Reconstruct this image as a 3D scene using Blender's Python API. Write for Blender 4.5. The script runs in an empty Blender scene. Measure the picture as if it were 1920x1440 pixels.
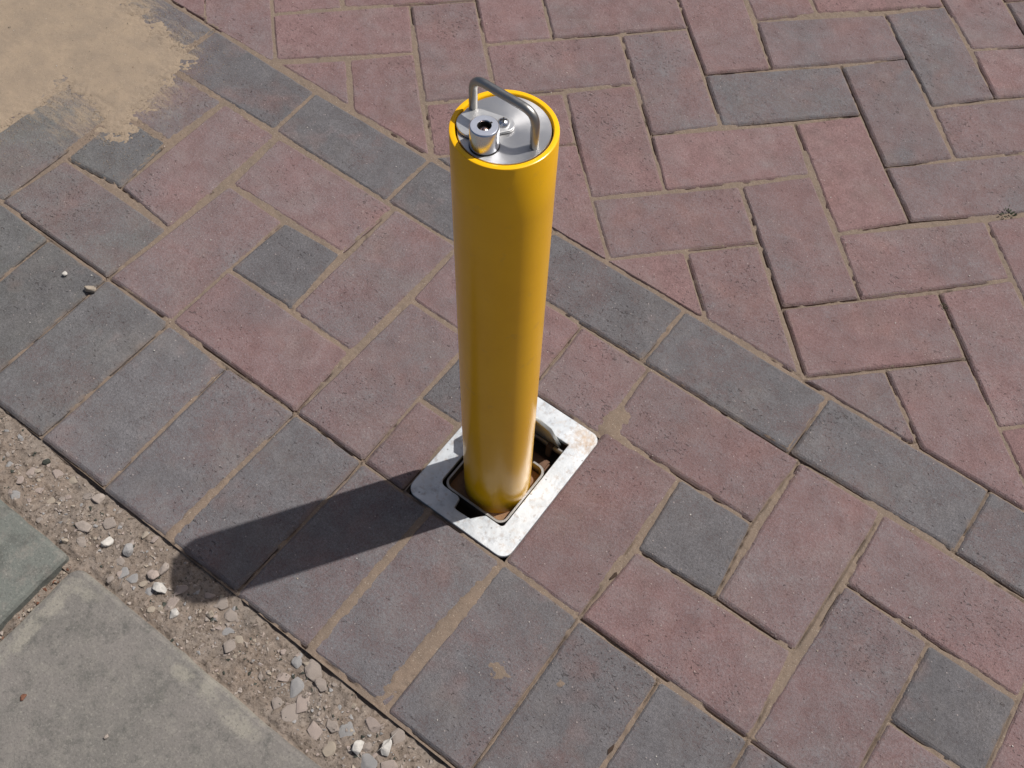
import bpy, bmesh, math, random
import numpy as np
from mathutils import Vector, Matrix

random.seed(7)
C = bpy.context.scene.collection
S = bpy.context.scene

# ---------------------------------------------------------------- camera, sky, sun, exposure
cam_d = bpy.data.cameras.new('camera'); cam = bpy.data.objects.new('camera', cam_d); C.objects.link(cam)
YAW, PITCH, ROLL = 2.133076, 1.039990, 0.083013
fw = Vector((math.cos(PITCH)*math.cos(YAW), math.cos(PITCH)*math.sin(YAW), -math.sin(PITCH)))
rt = fw.cross(Vector((0, 0, 1))).normalized(); up = rt.cross(fw)
r2 = math.cos(ROLL)*rt + math.sin(ROLL)*up; u2 = -math.sin(ROLL)*rt + math.cos(ROLL)*up
CAM = Vector((0.921063, -0.330409, 1.042741))
cam.matrix_world = Matrix(((r2.x, u2.x, -fw.x, CAM.x), (r2.y, u2.y, -fw.y, CAM.y), (r2.z, u2.z, -fw.z, CAM.z), (0, 0, 0, 1)))
FOC = 1879.32/1920
cam_d.sensor_width = 36; cam_d.lens = FOC*36; cam_d.clip_start = 0.02; cam_d.clip_end = 300
S.camera = cam
EL = math.radians(59.1); AZ = math.atan2(0.524, 0.852)
w = bpy.data.worlds.new('World'); S.world = w; w.use_nodes = True
nt = w.node_tree; bg = nt.nodes['Background']
sky = nt.nodes.new('ShaderNodeTexSky'); sky.sky_type = 'NISHITA'; sky.sun_disc = False
sky.sun_elevation = EL; sky.sun_rotation = AZ; sky.air_density = 1.0; sky.dust_density = 4.5; sky.ozone_density = 1.0
nt.links.new(sky.outputs[0], bg.inputs[0]); bg.inputs[1].default_value = 0.062
sd = bpy.data.lights.new('sun', 'SUN'); sun = bpy.data.objects.new('sun', sd); C.objects.link(sun)
sd.energy = 4.2; sd.angle = math.radians(0.53); sd.color = (1.0, 0.965, 0.915)
sdir = Vector((0.524*math.cos(EL), 0.852*math.cos(EL), math.sin(EL)))
sun.rotation_euler = sdir.to_track_quat('Z', 'Y').to_euler()
sun.location = (2, 3, 4)
S.view_settings.view_transform = 'Standard'; S.view_settings.look = 'None'
S.view_settings.exposure = 0.0; S.view_settings.gamma = 1.0; S.view_settings.use_curve_mapping = False

def in_view(x, y, z=0.0, m=0.03):
    """vectorised: does a point fall inside the frame plus a margin"""
    dx, dy, dz = x-CAM.x, y-CAM.y, z-CAM.z
    d = dx*fw.x+dy*fw.y+dz*fw.z
    a = (dx*r2.x+dy*r2.y+dz*r2.z)/d*FOC; b = (dx*u2.x+dy*u2.y+dz*u2.z)/d*FOC
    return (d > 0) & (abs(a) < .5+m) & (abs(b) < .375+m)

# ---------------------------------------------------------------- survey of the paving (millimetres)
MID_FIX = [(0, 0, -7.9, -2.3), (103, 0, -4.9, 0.0), (206, 0, 2.4, 1.0), (309, 0, -0.4, -2.9), (412, 0, 3.6, 0.3), (515, 0, 5.0, -0.2), (721, 0, -1.3, 0.7), (824, 0, -2.7, -0.7), (927, 0, -1.8, -3.5), (1030, 0, 0.5, -0.8), (309, -206, 3.4, 3.3), (412, -206, -0.7, 7.1), (515, -206, -1.2, 5.6), (618, -206, -1.9, 3.7), (721, -206, -1.0, 7.8), (103, 206, 6.2, -0.4), (309, 206, -5.2, 4.0), (206, 206, 5.4, -1.5), (309, 103, 3.2, 2.3), (412, 103, -0.1, 0.1), (309, 309, 6.1, -5.2), (412, 206, 7.4, 3.6), (824, 206, -2.0, -0.3), (927, 206, -10.5, 1.3), (824, 103, 5.1, -2.1), (927, 103, 0.3, 3.7), (1030, 103, -5.5, 4.4), (1030, 206, 4.0, 1.8), (1030, 309, 0.5, -6.6), (1133, 206, 3.5, -3.6), (1133, 103, 2.8, -0.9), (103, 103, -1.2, -2.0), (0, 103, -0.3, 9.8), (-103, 103, 8.2, -1.2), (0, 206, -10.3, 3.2), (103, 309, -3.8, 0.6), (721, 309, -7.7, -1.1)]
STRETCHER_FIX = [(86, 311, 2.3, 2.7), (292, 311, 0.1, 1.6), (704, 311, -2.3, 0.5), (910, 311, -2.1, 1.2), (1116, 311, 0.7, 4.6), (86, 412, -3.1, -5.2), (292, 412, -0.7, -2.5), (704, 412, 0.2, -0.7), (910, 412, 0.6, -2.0), (1116, 412, 3.3, 2.4)]
HERRING_FIX = [(0, 0, -2.0, 3.7), (0, 1, -3.0, -0.3), (2, 2, -1.9, 1.3), (1, 3, -2.6, -1.8), (3, 2, -2.9, 3.3), (0, 4, -5.2, -7.4), (0, 5, -7.5, -8.4), (2, 6, -8.4, -5.3), (1, 1, 3.8, -2.0), (2, 1, -0.3, 0.4), (2, 3, -6.1, 5.4), (-4, 1, 2.9, -6.0), (-4, 0, 3.8, -5.1), (-3, -1, -0.8, -1.7), (-2, 2, -4.3, -6.9), (-6, -1, 2.1, 3.0), (-2, -1, -0.9, -0.6), (-1, -1, -0.4, -1.8), (-2, 0, 2.0, -9.4), (-1, 0, 0.4, -5.4), (-2, 1, -0.1, -9.3), (-1, 1, -1.5, -3.2), (-1, 2, -4.9, -6.0), (-4, -1, 2.2, -6.1), (-5, -1, 8.0, -3.4), (-5, -2, 4.5, 2.3), (-4, -2, 4.4, -1.7), (1, -1, 1.8, 8.4), (1, 0, -2.2, 2.8), (2, -1, -3.5, 9.6), (4, -1, 2.2, 8.5), (3, -1, 7.6, 3.7), (3, 0, 3.6, 7.6), (2, 0, 4.6, 0.1), (4, 0, 1.8, 11.8), (3, 1, 2.9, 6.4), (4, 1, -2.6, 9.9), (1, 2, -4.8, -2.2), (0, 2, -1.1, -7.4), (0, 3, -5.8, -6.8), (3, 3, 2.1, -1.6), (1, 4, -3.5, -6.0), (2, 4, -0.8, -7.5), (3, 4, -4.5, -1.7), (1, 5, -6.1, -12.2), (2, 5, -4.0, -8.9), (-7, -2, 9.1, 5.2), (-6, -2, 4.8, -1.1), (-3, -2, 4.0, -4.3)]
TONES = [(-50, -19, 0.85, 0.95), (61, -70, 0.9, 0.85), (138, -71, 0.8, 0.95), (255, -94, 0.75, 1.03), (379, -104, 0.62, 1.03), (463, -115, 0.65, 1.0), (540, -95, 0.6, 1.0), (656, -106, 0.6, 1.0), (762, -97, 0.68, 0.95), (852, -70, 0.8, 0.93), (976, -31, 0.95, 0.95), (91, -136, 0.95, 0.85), (1056, -9, 1.0, 0.9), (2, 358, 1, 0.92), (-160, 370, 0.9, 1), (183, 370, 1, 0.92), (336, 392, 1, 0.92), (591, 354, 0.95, 0.88), (796, 382, 0.95, 0.92), (1016, 376, 0.97, 0.97), (1154, 364, 1.05, 0.95), (-130, 107, 0.7, 1.0), (-46, 155, 1.15, 0.9), (-50, 262, 0.55, 1.05), (45, 210, 0.35, 1.05), (-1, 54, 0.6, 1.0), (149, 116, 0.4, 1.05), (211, 257, 0.25, 1.05), (265, 152, 1.0, 0.9), (319, 50, 0.42, 1.02), (366, 200, 0.45, 1.02), (444, 128, 0.5, 1.0), (446, 252, 0.5, 1), (543, 129, 1.0, 0.85), (553, 56, 0.4, 0.95), (606, 273, 0.4, 0.95), (668, 263, 0.4, 1.0), (806, 286, 0.35, 0.95), (770, 112, 0.3, 0.92), (876, 152, 1.0, 0.9), (925, 54, 0.3, 0.95), (978, 206, 0.35, 1.0), (1066, 132, 0.5, 0.98), (1119, 252, 0.25, 1.02), (1183, 164, 1.1, 0.88), (1158, 86, 0.25, 0.95), (1249, 161, 0.15, 0.9), (621, 829, 0.8, 0.97), (621, 983, 0.65, 0.98), (755, 1024, 0.75, 1.0), (783, 890, 0.7, 0.97), (931, 852, 0.6, 1.0), (785, 761, 0.02, 1.03), (617, 678, 0.18, 1.03), (618, 526, 0.4, 0.97), (487, 587, 0.25, 0.98), (467, 733, 0.5, 1.0), (325, 676, 0.3, 1.0), (772, 595, 0.4, 0.98), (913, 532, 0.22, 0.98), (911, 682, 0.4, 1.02), (1045, 615, 0.35, 1.05), (762, 467, 0.5, 0.98), (496, 889, 0.2, 1.0), (891, 950, 0.55, 1.0), (871, 1103, 0.35, 1.05), (805, 1156, 0.6, 1.0), (29, 524, 0.25, 1.05), (153, 452, 0.2, 1.0), (181, 589, 0.35, 1.0), (214, 705, 0.4, 1.05), (-88, 429, 0.35, 1.05), (341, 825, 0.4, 1.0), (72, 428, 0.35, 1.0), (931, 419, 0.5, 0.97), (1036, 454, 0.45, 1.0), (1123, 475, 0.15, 1.05), (275, 470, 0.3, 0.95), (417, 557, 0.3, 1.0), (992, 780, 0.35, 1.0)]
SAND_EDGE = [(-508, 272), (-331, 418), (-258, 366), (-225, 359), (-185, 350), (-140, 350), (-118, 353), (-88, 344), (-89, 324), (-99, 321), (-100, 303), (-105, 285), (-97, 260), (-86, 237), (-86, 216), (-77, 198), (-70, 180), (-87, 173), (-121, 189), (-169, 193), (-196, 195), (-198, 139), (-200, 104), (-216, 39)]
LOOSE = [(362, -242), (388, -234), (331, -244), (325, -268), (430, -237), (432, -226), (446, -244), (315, -212), (235, -216), (390, -211), (509, -232), (478, -254), (722, -240), (744, -224), (98, -28), (55, -29), (517, -381), (423, -404)]
EMBEDDED = [(388, -248), (402, -254), (275, -245), (348, -225), (340, -259), (412, -253), (509, -215), (467, -248), (525, -218), (534, -233), (464, -232), (493, -217), (548, -244), (551, -233), (634, -210), (650, -218), (647, -242), (614, -234), (626, -257), (676, -255), (698, -260), (685, -238), (745, -209), (756, -236), (204, -242), (231, -234), (257, -218), (276, -212), (229, -248), (256, -244), (240, -264), (302, -216), (427, -250), (440, -251), (614, -213), (631, -234), (700, -235), (718, -215), (737, -246), (644, -257)]


# ---------------------------------------------------------------- helpers
def link(name, me, mat=None, parent=None, loc=None):
    o = bpy.data.objects.new(name, me); C.objects.link(o)
    if mat is not None and me is not None and not me.materials: me.materials.append(mat)
    if parent: o.parent = parent
    if loc is not None: o.location = loc
    return o
def tag(o, label, cat, group=None):
    o['label'] = label; o['category'] = cat
    if group: o['group'] = group
    return o
def mesh(name, v, f, smooth=False):
    me = bpy.data.meshes.new(name); me.from_pydata(v, [], f); me.update()
    if smooth: me.polygons.foreach_set('use_smooth', [True]*len(me.polygons))
    return me
_rg = {}
def vn(x, y, scale, seed):
    """smooth value noise in -1..1, metres"""
    if seed not in _rg: _rg[seed] = np.random.RandomState(seed).rand(256, 256)*2-1
    g = _rg[seed]; X = x/scale; Y = y/scale
    i = np.floor(X).astype(int); j = np.floor(Y).astype(int); fx = X-i; fy = Y-j
    fx = fx*fx*(3-2*fx); fy = fy*fy*(3-2*fy)
    a = g[i % 256, j % 256]; b = g[(i+1) % 256, j % 256]; c = g[i % 256, (j+1) % 256]; d = g[(i+1) % 256, (j+1) % 256]
    return (a*(1-fx)+b*fx)*(1-fy)+(c*(1-fx)+d*fx)*fy
def grid_mesh(name, X, Y, Z, keep):
    """quad sheet over a regular grid, only the cells whose four corners are kept"""
    n, m = X.shape
    cell = keep[:-1, :-1] & keep[1:, :-1] & keep[:-1, 1:] & keep[1:, 1:]
    idx = np.arange(n*m).reshape(n, m)
    q = np.stack([idx[:-1, :-1][cell], idx[1:, :-1][cell], idx[1:, 1:][cell], idx[:-1, 1:][cell]], 1)
    used = np.unique(q); remap = np.full(n*m, -1); remap[used] = np.arange(len(used)); q = remap[q]
    co = np.stack([X.ravel()[used], Y.ravel()[used], Z.ravel()[used]], 1).astype(np.float32)
    me = bpy.data.meshes.new(name)
    me.vertices.add(len(co)); me.vertices.foreach_set('co', co.ravel())
    me.loops.add(q.size); me.loops.foreach_set('vertex_index', q.ravel().astype(np.int32))
    me.polygons.add(len(q)); me.polygons.foreach_set('loop_start', np.arange(0, q.size, 4, dtype=np.int32))
    me.polygons.foreach_set('use_smooth', np.ones(len(q), bool))
    me.update(calc_edges=True); me.validate()
    return me

# ---------------------------------------------------------------- materials
class NM:
    def __init__(s, name, rough=0.9, metal=0.0):
        s.m = bpy.data.materials.new(name); s.m.use_nodes = True; s.t = s.m.node_tree
        s.b = s.t.nodes['Principled BSDF']; s.b.inputs['Roughness'].default_value = rough; s.b.inputs['Metallic'].default_value = metal
        s.b.inputs['Specular IOR Level'].default_value = 0.35
    def n(s, typ, **k):
        o = s.t.nodes.new(typ)
        for a, b in k.items(): setattr(o, a, b)
        return o
    def l(s, a, b): s.t.links.new(a, b)
    def val(s, x, i):
        if isinstance(x, (int, float)): i.default_value = x
        elif isinstance(x, tuple): i.default_value = x if len(x) == len(i.default_value) else x+(1,)
        else: s.l(x, i)
    def noise(s, vec, scale, detail=4, rough=0.6, dist=0.0, col=False):
        o = s.n('ShaderNodeTexNoise'); s.l(vec, o.inputs['Vector']); o.inputs['Scale'].default_value = scale
        o.inputs['Detail'].default_value = detail; o.inputs['Roughness'].default_value = rough; o.inputs['Distortion'].default_value = dist
        return o.outputs['Color' if col else 'Fac']
    def voro(s, vec, scale, feature='F1', out='Distance'):
        o = s.n('ShaderNodeTexVoronoi', feature=feature); s.l(vec, o.inputs['Vector']); o.inputs['Scale'].default_value = scale
        return o.outputs[out]
    def map(s, x, a, b, c=0.0, d=1.0, smooth=False):
        o = s.n('ShaderNodeMapRange'); s.l(x, o.inputs[0])
        if smooth: o.interpolation_type = 'SMOOTHSTEP'
        for i, v in enumerate((a, b, c, d)): o.inputs[i+1].default_value = v
        return o.outputs[0]
    def math(s, op, a, b=0.0, c=0.0, clamp=False):
        o = s.n('ShaderNodeMath', operation=op); o.use_clamp = clamp
        s.val(a, o.inputs[0]); s.val(b, o.inputs[1]); s.val(c, o.inputs[2]); return o.outputs[0]
    def mix(s, f, a, b, blend='MIX'):
        o = s.n('ShaderNodeMix', data_type='RGBA', blend_type=blend); s.val(f, o.inputs[0]); s.val(a, o.inputs[6]); s.val(b, o.inputs[7]); return o.outputs[2]
    def color(s, c): s.val(c, s.b.inputs['Base Color'])
    def bump(s, h, dist, strength=1.0, prev=None):
        o = s.n('ShaderNodeBump'); o.inputs['Distance'].default_value = dist; o.inputs['Strength'].default_value = strength
        s.l(h, o.inputs['Height'])
        if prev: s.l(prev, o.inputs['Normal'])
        return o.outputs[0]
    def normal(s, n): s.l(n, s.b.inputs['Normal'])
    def obj(s): return s.n('ShaderNodeTexCoord').outputs['Object']
    def pos(s): return s.n('ShaderNodeNewGeometry').outputs['Position']

def make_brick_mat():
    M = NM('concrete_block', 0.88)
    oi = M.n('ShaderNodeObjectInfo')
    off = M.n('ShaderNodeVectorMath', operation='SCALE'); cmb = M.n('ShaderNodeCombineXYZ')
    M.l(oi.outputs['Random'], cmb.inputs[0]); M.l(oi.outputs['Random'], cmb.inputs[1]); M.l(oi.outputs['Random'], cmb.inputs[2])
    M.l(cmb.outputs[0], off.inputs[0]); off.inputs['Scale'].default_value = 37.0
    add = M.n('ShaderNodeVectorMath', operation='ADD'); M.l(M.obj(), add.inputs[0]); M.l(off.outputs[0], add.inputs[1]); P = add.outputs[0]
    sep = M.n('ShaderNodeSeparateColor'); M.l(oi.outputs['Color'], sep.inputs[0])
    grey, bright = sep.outputs[0], sep.outputs[1]
    n1 = M.noise(P, 9, 3, .55, .6); n2 = M.noise(P, 42, 4, .6); n3 = M.noise(P, 420, 3, .7); n4 = M.noise(P, 1100, 2, .6)
    g = M.math('ADD', grey, M.map(n1, .3, .7, -.26, .26)); g = M.math('ADD', g, M.map(n2, .3, .7, -.16, .16)); g = M.math('ADD', g, M.map(n3, .3, .7, -.30, .30), clamp=True)
    c = M.mix(g, (.193, .118, .116), (.121, .115, .121))
    # warm rusty patches and pale bloom; the camera's green cast painted into the colour
    c = M.mix(M.map(M.noise(P, 17, 3, .6), .56, .78, 0, .34), c, (.225, .122, .105))
    c = M.mix(M.map(M.noise(P, 11, 5, .65), .50, .75, 0, .34), c, (.190, .172, .165))
    c = M.mix(M.math('MULTIPLY', sep.outputs[2], M.map(M.noise(P, 14, 4, .65), .30, .70, .15, .62)), c, (.128, .145, .122))
    v = M.math('MULTIPLY', bright, M.map(n2, .25, .75, .80, 1.18)); v = M.math('MULTIPLY', v, M.map(n3, .28, .72, .74, 1.26)); v = M.math('MULTIPLY', v, M.map(n4, .28, .72, .70, 1.30))
    hs = M.n('ShaderNodeVectorMath', operation='SCALE'); M.l(c, hs.inputs[0]); M.l(v, hs.inputs['Scale']); c = hs.outputs[0]
    # pale grit and dark, broken pits in the cast surface
    vd = M.voro(P, 150); spot = M.math('MULTIPLY', M.map(vd, .10, .17, 1, 0), M.map(M.voro(P, 150, out='Color'), .70, .74, 0, 1)); c = M.mix(M.math('MULTIPLY', spot, .45), c, (.42, .36, .34))
    wp = M.n('ShaderNodeMapping'); wp.inputs['Scale'].default_value = (1, 1.8, 1); wp.inputs['Rotation'].default_value = (0, 0, .5); M.l(P, wp.inputs[0])
    dens = M.map(M.noise(P, 8, 2, .5), .42, .65, -.03, .045)
    pn = M.math('ADD', M.noise(wp.outputs[0], 190, 2, .55, .8), dens); pit = M.map(pn, .685, .72, 0, 1); c = M.mix(M.math('MULTIPLY', pit, .5), c, (.055, .043, .042))
    # sand dust trodden in from the joints
    at = M.n('ShaderNodeAttribute', attribute_name='rim'); W = M.pos()
    dn = M.math('ADD', at.outputs['Fac'], M.map(M.noise(W, 55, 5, .65), .3, .7, -.42, .42))
    c = M.mix(M.map(dn, .35, 1.05, 0, .42, True), c, (.200, .152, .122))
    c = M.mix(M.map(M.noise(W, 7, 5, .7), .55, .80, 0, .25), c, (.200, .165, .140))
    # thin sand dust round the spill
    mp = M.n('ShaderNodeMapping'); mp.inputs['Rotation'].default_value = (0, 0, .53); mp.inputs['Scale'].default_value = (.22, 1, 1); M.l(W, mp.inputs[0])
    near = None
    for q in ((-.245, .365, 0), (-.150, .335, 0), (-.105, .255, 0), (-.135, .175, 0), (-.205, .170, 0), (-.30, .40, 0)):
        sx = M.n('ShaderNodeVectorMath', operation='DISTANCE'); M.l(W, sx.inputs[0]); sx.inputs[1].default_value = q
        near = sx.outputs['Value'] if near is None else M.math('MINIMUM', near, sx.outputs['Value'])
    du = M.math('ADD', M.map(near, .015, .115, .75, -1.0), M.map(M.noise(mp.outputs[0], 130, 5, .7), .35, .65, -.55, .40))
    du = M.math('ADD', du, M.map(M.noise(W, 650, 2, .7), .3, .7, -.35, .35), clamp=True)
    c = M.mix(M.math('MULTIPLY', du, .88), c, (.285, .222, .158))
    M.color(c)
    h = M.math('ADD', n3, M.math('MULTIPLY', n4, .7)); h = M.math('SUBTRACT', h, M.math('MULTIPLY', pit, 2.3)); h = M.math('ADD', h, M.math('MULTIPLY', spot, .6))
    nb = M.bump(h, .0008, .9); nb = M.bump(n2, .0034, .65, nb); M.normal(nb)
    return M.m

def make_sand(name, a, b, speck=.5, dist=.0008):
    M = NM(name, 0.95); W = M.pos()
    n1 = M.noise(W, 25, 5, .6); n2 = M.noise(W, 700, 2, .7); n3 = M.noise(W, 160, 4, .6)
    c = M.mix(M.map(n1, .3, .7), a, b)
    c = M.mix(M.map(n3, .58, .72, 0, .5), c, tuple(x*.62 for x in a))
    c = M.mix(M.map(n2, .62, .75, 0, speck), c, (.075, .055, .04)); c = M.mix(M.map(n2, .38, .25, 0, speck), c, (.52, .46, .38))
    M.color(c); M.normal(M.bump(M.math('ADD', n2, n3), dist, .9)); return M.m

def make_gravel():
    M = NM('trodden_dirt', 0.95); W = M.pos()
    n1 = M.noise(W, 18, 5, .65); n2 = M.noise(W, 260, 4, .7); n3 = M.noise(W, 70, 5, .65)
    c = M.mix(M.map(n1, .35, .65), (.200, .150, .115), (.188, .158, .134)); c = M.mix(M.map(n3, .5, .68, 0, .75), c, (.250, .205, .172))
    vo = M.voro(W, 130, out='Color'); c = M.mix(.30, c, M.mix(vo, (.14, .11, .085), (.33, .28, .24)))
    c = M.mix(M.map(n2, .53, .64, 0, .85), c, (.060, .045, .034)); c = M.mix(M.map(n2, .40, .30, 0, .6), c, (.40, .34, .29))
    M.color(c); nb = M.bump(n2, .0020, 1.0); nb = M.bump(M.voro(W, 130), .0016, .7, nb); M.normal(nb); return M.m

def make_slab():
    M = NM('worn_concrete', 0.9); W = M.pos()
    n1 = M.noise(W, 6, 5, .6); n2 = M.noise(W, 60, 6, .72); n3 = M.noise(W, 420, 4, .75)
    oi = M.n('ShaderNodeObjectInfo'); sep = M.n('ShaderNodeSeparateColor'); M.l(oi.outputs['Color'], sep.inputs[0])
    c = M.mix(M.map(n1, .35, .65), (.144, .136, .124), (.186, .170, .157)); c = M.mix(sep.outputs[1], c, (.130, .150, .134))
    c = M.mix(M.map(n2, .50, .66, 0, .75), c, (.215, .200, .178)); c = M.mix(M.map(M.noise(W, 33, 6, .78), .50, .64, 0, .62), c, (.080, .080, .073))
    at = M.n('ShaderNodeAttribute', attribute_name='rim')
    dn = M.math('ADD', M.math('MULTIPLY', at.outputs['Fac'], sep.outputs[0]), M.map(M.noise(W, 45, 6, .72), .3, .7, -.40, .40))
    c = M.mix(M.map(M.math('MULTIPLY', dn, M.map(M.noise(W, 9, 3, .6), .38, .60, .55, 1.1)), .45, 1.0, 0, .70, True), c, (.285, .265, .222))
    c = M.mix(M.map(n3, .55, .68, 0, .65), c, (.080, .076, .070)); c = M.mix(M.map(n3, .44, .30, 0, .55), c, (.33, .31, .28))
    M.color(c); nb = M.bump(n3, .0007, .9); nb = M.bump(n2, .003, .5, nb); M.normal(nb); return M.m

def make_stone(name, col):
    M = NM(name, 0.8); P = M.obj()
    n = M.noise(P, 130, 4, .65); oi = M.n('ShaderNodeObjectInfo')
    c = M.mix(M.map(n, .3, .7), tuple(x*.72 for x in col), tuple(min(1, x*1.15) for x in col))
    M.color(c); M.normal(M.bump(M.noise(P, 400, 3, .6), .0007, .8)); return M.m

def make_paint():
    M = NM('yellow_powder_coat', 0.22); P = M.obj()
    n = M.noise(P, 14, 4, .6)
    c = M.mix(M.map(n, .35, .7), (.93, .50, .004), (.86, .445, .004))
    # dirt splashed up from the socket
    sp = M.n('ShaderNodeSeparateXYZ'); M.l(P, sp.inputs[0])
    d = M.math('ADD', M.map(sp.outputs[2], .0, .035, .6, 0), M.map(M.noise(P, 60, 5, .7), .35, .7, -.5, .2), clamp=True)
    c = M.mix(M.math('MULTIPLY', d, .7), c, (.36, .22, .08))
    M.color(c); M.b.inputs['Specular IOR Level'].default_value = .38
    M.l(M.map(n, .3, .7, .20, .27), M.b.inputs['Roughness']); M.normal(M.bump(M.noise(P, 900, 2, .5), .00012, .35)); return M.m

def make_metal(name, col, rough, metal=1.0, brushed=False, dirt=0.0, bump=.00015, bs=500):
    M = NM(name, rough, metal); P = M.obj()
    n = M.noise(P, 60, 4, .6)
    c = M.mix(M.map(n, .3, .7), col, tuple(x*.82 for x in col))
    if dirt: c = M.mix(M.map(M.noise(P, 45, 5, .7), .55, .72, 0, dirt), c, (.20, .15, .11))
    M.color(c); M.l(M.map(n, .3, .7, rough*.8, rough*1.25), M.b.inputs['Roughness'])
    if brushed:
        M.b.inputs['Anisotropic'].default_value = .55
        tg = M.n('ShaderNodeTangent', direction_type='RADIAL', axis='Z'); M.l(tg.outputs[0], M.b.inputs['Tangent'])
        ln = M.n('ShaderNodeVectorMath', operation='LENGTH'); mp = M.n('ShaderNodeVectorMath', operation='MULTIPLY'); mp.inputs[1].default_value = (1, 1, 0)
        M.l(P, mp.inputs[0]); M.l(mp.outputs[0], ln.inputs[0])
        w1 = M.n('ShaderNodeTexNoise', noise_dimensions='1D'); M.l(ln.outputs['Value'], w1.inputs['W']); w1.inputs['Scale'].default_value = 2500
        M.normal(M.bump(w1.outputs['Fac'], .00003, .5))
    else: M.normal(M.bump(M.noise(P, bs, 3, .6), bump, .6))
    return M.m

def make_galv():
    M = NM('galvanised_steel', .5, .6); P = M.obj()
    n1 = M.noise(P, 30, 5, .6); n2 = M.noise(P, 220, 4, .65)
    c = M.mix(M.map(n1, .35, .65), (.42, .445, .47), (.56, .58, .60))
    c = M.mix(M.map(M.noise(P, 75, 5, .7), .52, .70, 0, .75), c, (.27, .30, .34))
    c = M.mix(M.map(M.voro(P, 70), .09, .05, 0, .65), c, (.13, .13, .13))
    # rust-coloured dirt on the corner away from the bollard
    sp = M.n('ShaderNodeVectorMath', operation='DISTANCE'); M.l(P, sp.inputs[0]); sp.inputs[1].default_value = (.058, .082, 0)
    d = M.math('ADD', M.map(sp.outputs['Value'], .0, .030, .50, 0), M.map(M.noise(P, 150, 5, .7), .35, .65, -.35, .25), clamp=True)
    c = M.mix(M.math('MULTIPLY', d, 1.2, clamp=True), c, (.40, .28, .18))
    M.color(c); M.l(M.map(n2, .3, .7, .42, .58), M.b.inputs['Roughness'])
    nb = M.bump(n2, .0003, .5); nb = M.bump(n1, .001, .4, nb); M.normal(nb); return M.m

def plain(name, col, rough=.8, metal=0.0):
    M = NM(name, rough, metal); P = M.obj()
    M.color(M.mix(M.map(M.noise(P, 90, 4, .6), .3, .7), col, tuple(x*.6 for x in col))); M.normal(M.bump(M.noise(P, 300, 3, .6), .0004, .6)); return M.m

m_brick = make_brick_mat()
m_joint = make_sand('joint_sand', (.205, .152, .115), (.168, .130, .102), .7)
m_sand = make_sand('drift_sand', (.300, .232, .166), (.232, .183, .138), .6, .0006)
m_dirt = make_gravel(); m_slab = make_slab()
m_galv = make_galv(); m_paint = make_paint()
m_cap = make_metal('brushed_steel', (.56, .56, .57), .44, .88, brushed=True)
m_arm = make_metal('satin_steel', (.66, .66, .66), .42, .8)
m_rod = make_metal('dull_steel_rod', (.42, .41, .39), .38, bump=.0001)
m_chrome = make_metal('chrome', (.78, .80, .85), .24, bump=.00002)
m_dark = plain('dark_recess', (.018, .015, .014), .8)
m_core = make_metal('brown_core_pin', (.42, .30, .27), .25)
m_pit = plain('rusty_dark_steel', (.135, .092, .065), .75, .2)
m_rim = make_metal('raw_steel_edge', (.30, .29, .28), .45, dirt=.3)
m_lid = make_metal('grey_steel_plate', (.40, .42, .41), .5, .6, dirt=.5)
m_orange = make_sand('orange_sand', (.30, .165, .085), (.22, .13, .08), .5)

# ---------------------------------------------------------------- the ground far around
def ground():
    def r(a, b, z): return [(-a, -b, z), (a, -b, z), (a, b, z), (-a, b, z)]
    v = r(80, 80, -.006)
    inner = [(-1.1, -1.6), (2.3, -1.6), (2.3, 2.2), (-1.1, 2.2)]
    v += [(x, y, -.006) for x, y in inner]+[(x, y, -.060) for x, y in inner]
    f = [(0, 1, 5, 4), (1, 2, 6, 5), (2, 3, 7, 6), (3, 0, 4, 7)]
    f += [(4, 5, 9, 8), (5, 6, 10, 9), (6, 7, 11, 10), (7, 4, 8, 11), (8, 9, 10, 11)]
    M = NM('far_paving', .9); W = M.pos()
    b = M.n('ShaderNodeTexBrick'); M.l(W, b.inputs['Vector']); b.inputs['Scale'].default_value = 1.0
    b.inputs['Brick Width'].default_value = .206; b.inputs['Row Height'].default_value = .103; b.inputs['Mortar Size'].default_value = .003
    b.inputs['Color1'].default_value = (.20, .14, .135, 1); b.inputs['Color2'].default_value = (.16, .14, .15, 1); b.inputs['Mortar'].default_value = (.26, .20, .15, 1)
    M.color(M.mix(M.map(M.noise(W, 60, 4), .3, .7, 0, .35), b.outputs['Color'], (.10, .08, .08)))
    o = link('ground', mesh('ground', v, f), M.m); o['kind'] = 'structure'
ground()

# ---------------------------------------------------------------- block paving
P0 = 103.0
MID_FIX = [m for m in MID_FIX if not (m[1] == 309 and m[3] < -2)]
def nudge(table, x, y, s=75.0, base=.25):
    wx = wy = 0.0; ws = base
    for (a, b, dx, dy) in table:
        d2 = (a-x)**2+(b-y)**2
        if d2 > 90000: continue
        k = math.exp(-d2/(2*s*s))
        if d2 < 16: k = 40.0
        wx += k*dx; wy += k*dy; ws += k
    return x+wx/ws, y+wy/ws
HO = (507.184, 791.41); HA = (73.308, 74.901); HBV = (74.901, -73.308)
HT = [(HO[0]+i*HA[0]+j*HBV[0], HO[1]+i*HA[1]+j*HBV[1], dx, dy) for i, j, dx, dy in HERRING_FIX]
def clip(poly, a, b, c):
    """keep the side a*x+b*y >= c"""
    out = []
    for i in range(len(poly)):
        p, q = poly[i], poly[(i+1) % len(poly)]; dp = a*p[0]+b*p[1]-c; dq = a*q[0]+b*q[1]-c
        if dp >= 0: out.append(p)
        if (dp >= 0) != (dq >= 0):
            t = dp/(dp-dq); out.append((p[0]+t*(q[0]-p[0]), p[1]+t*(q[1]-p[1])))
    return out
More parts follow.
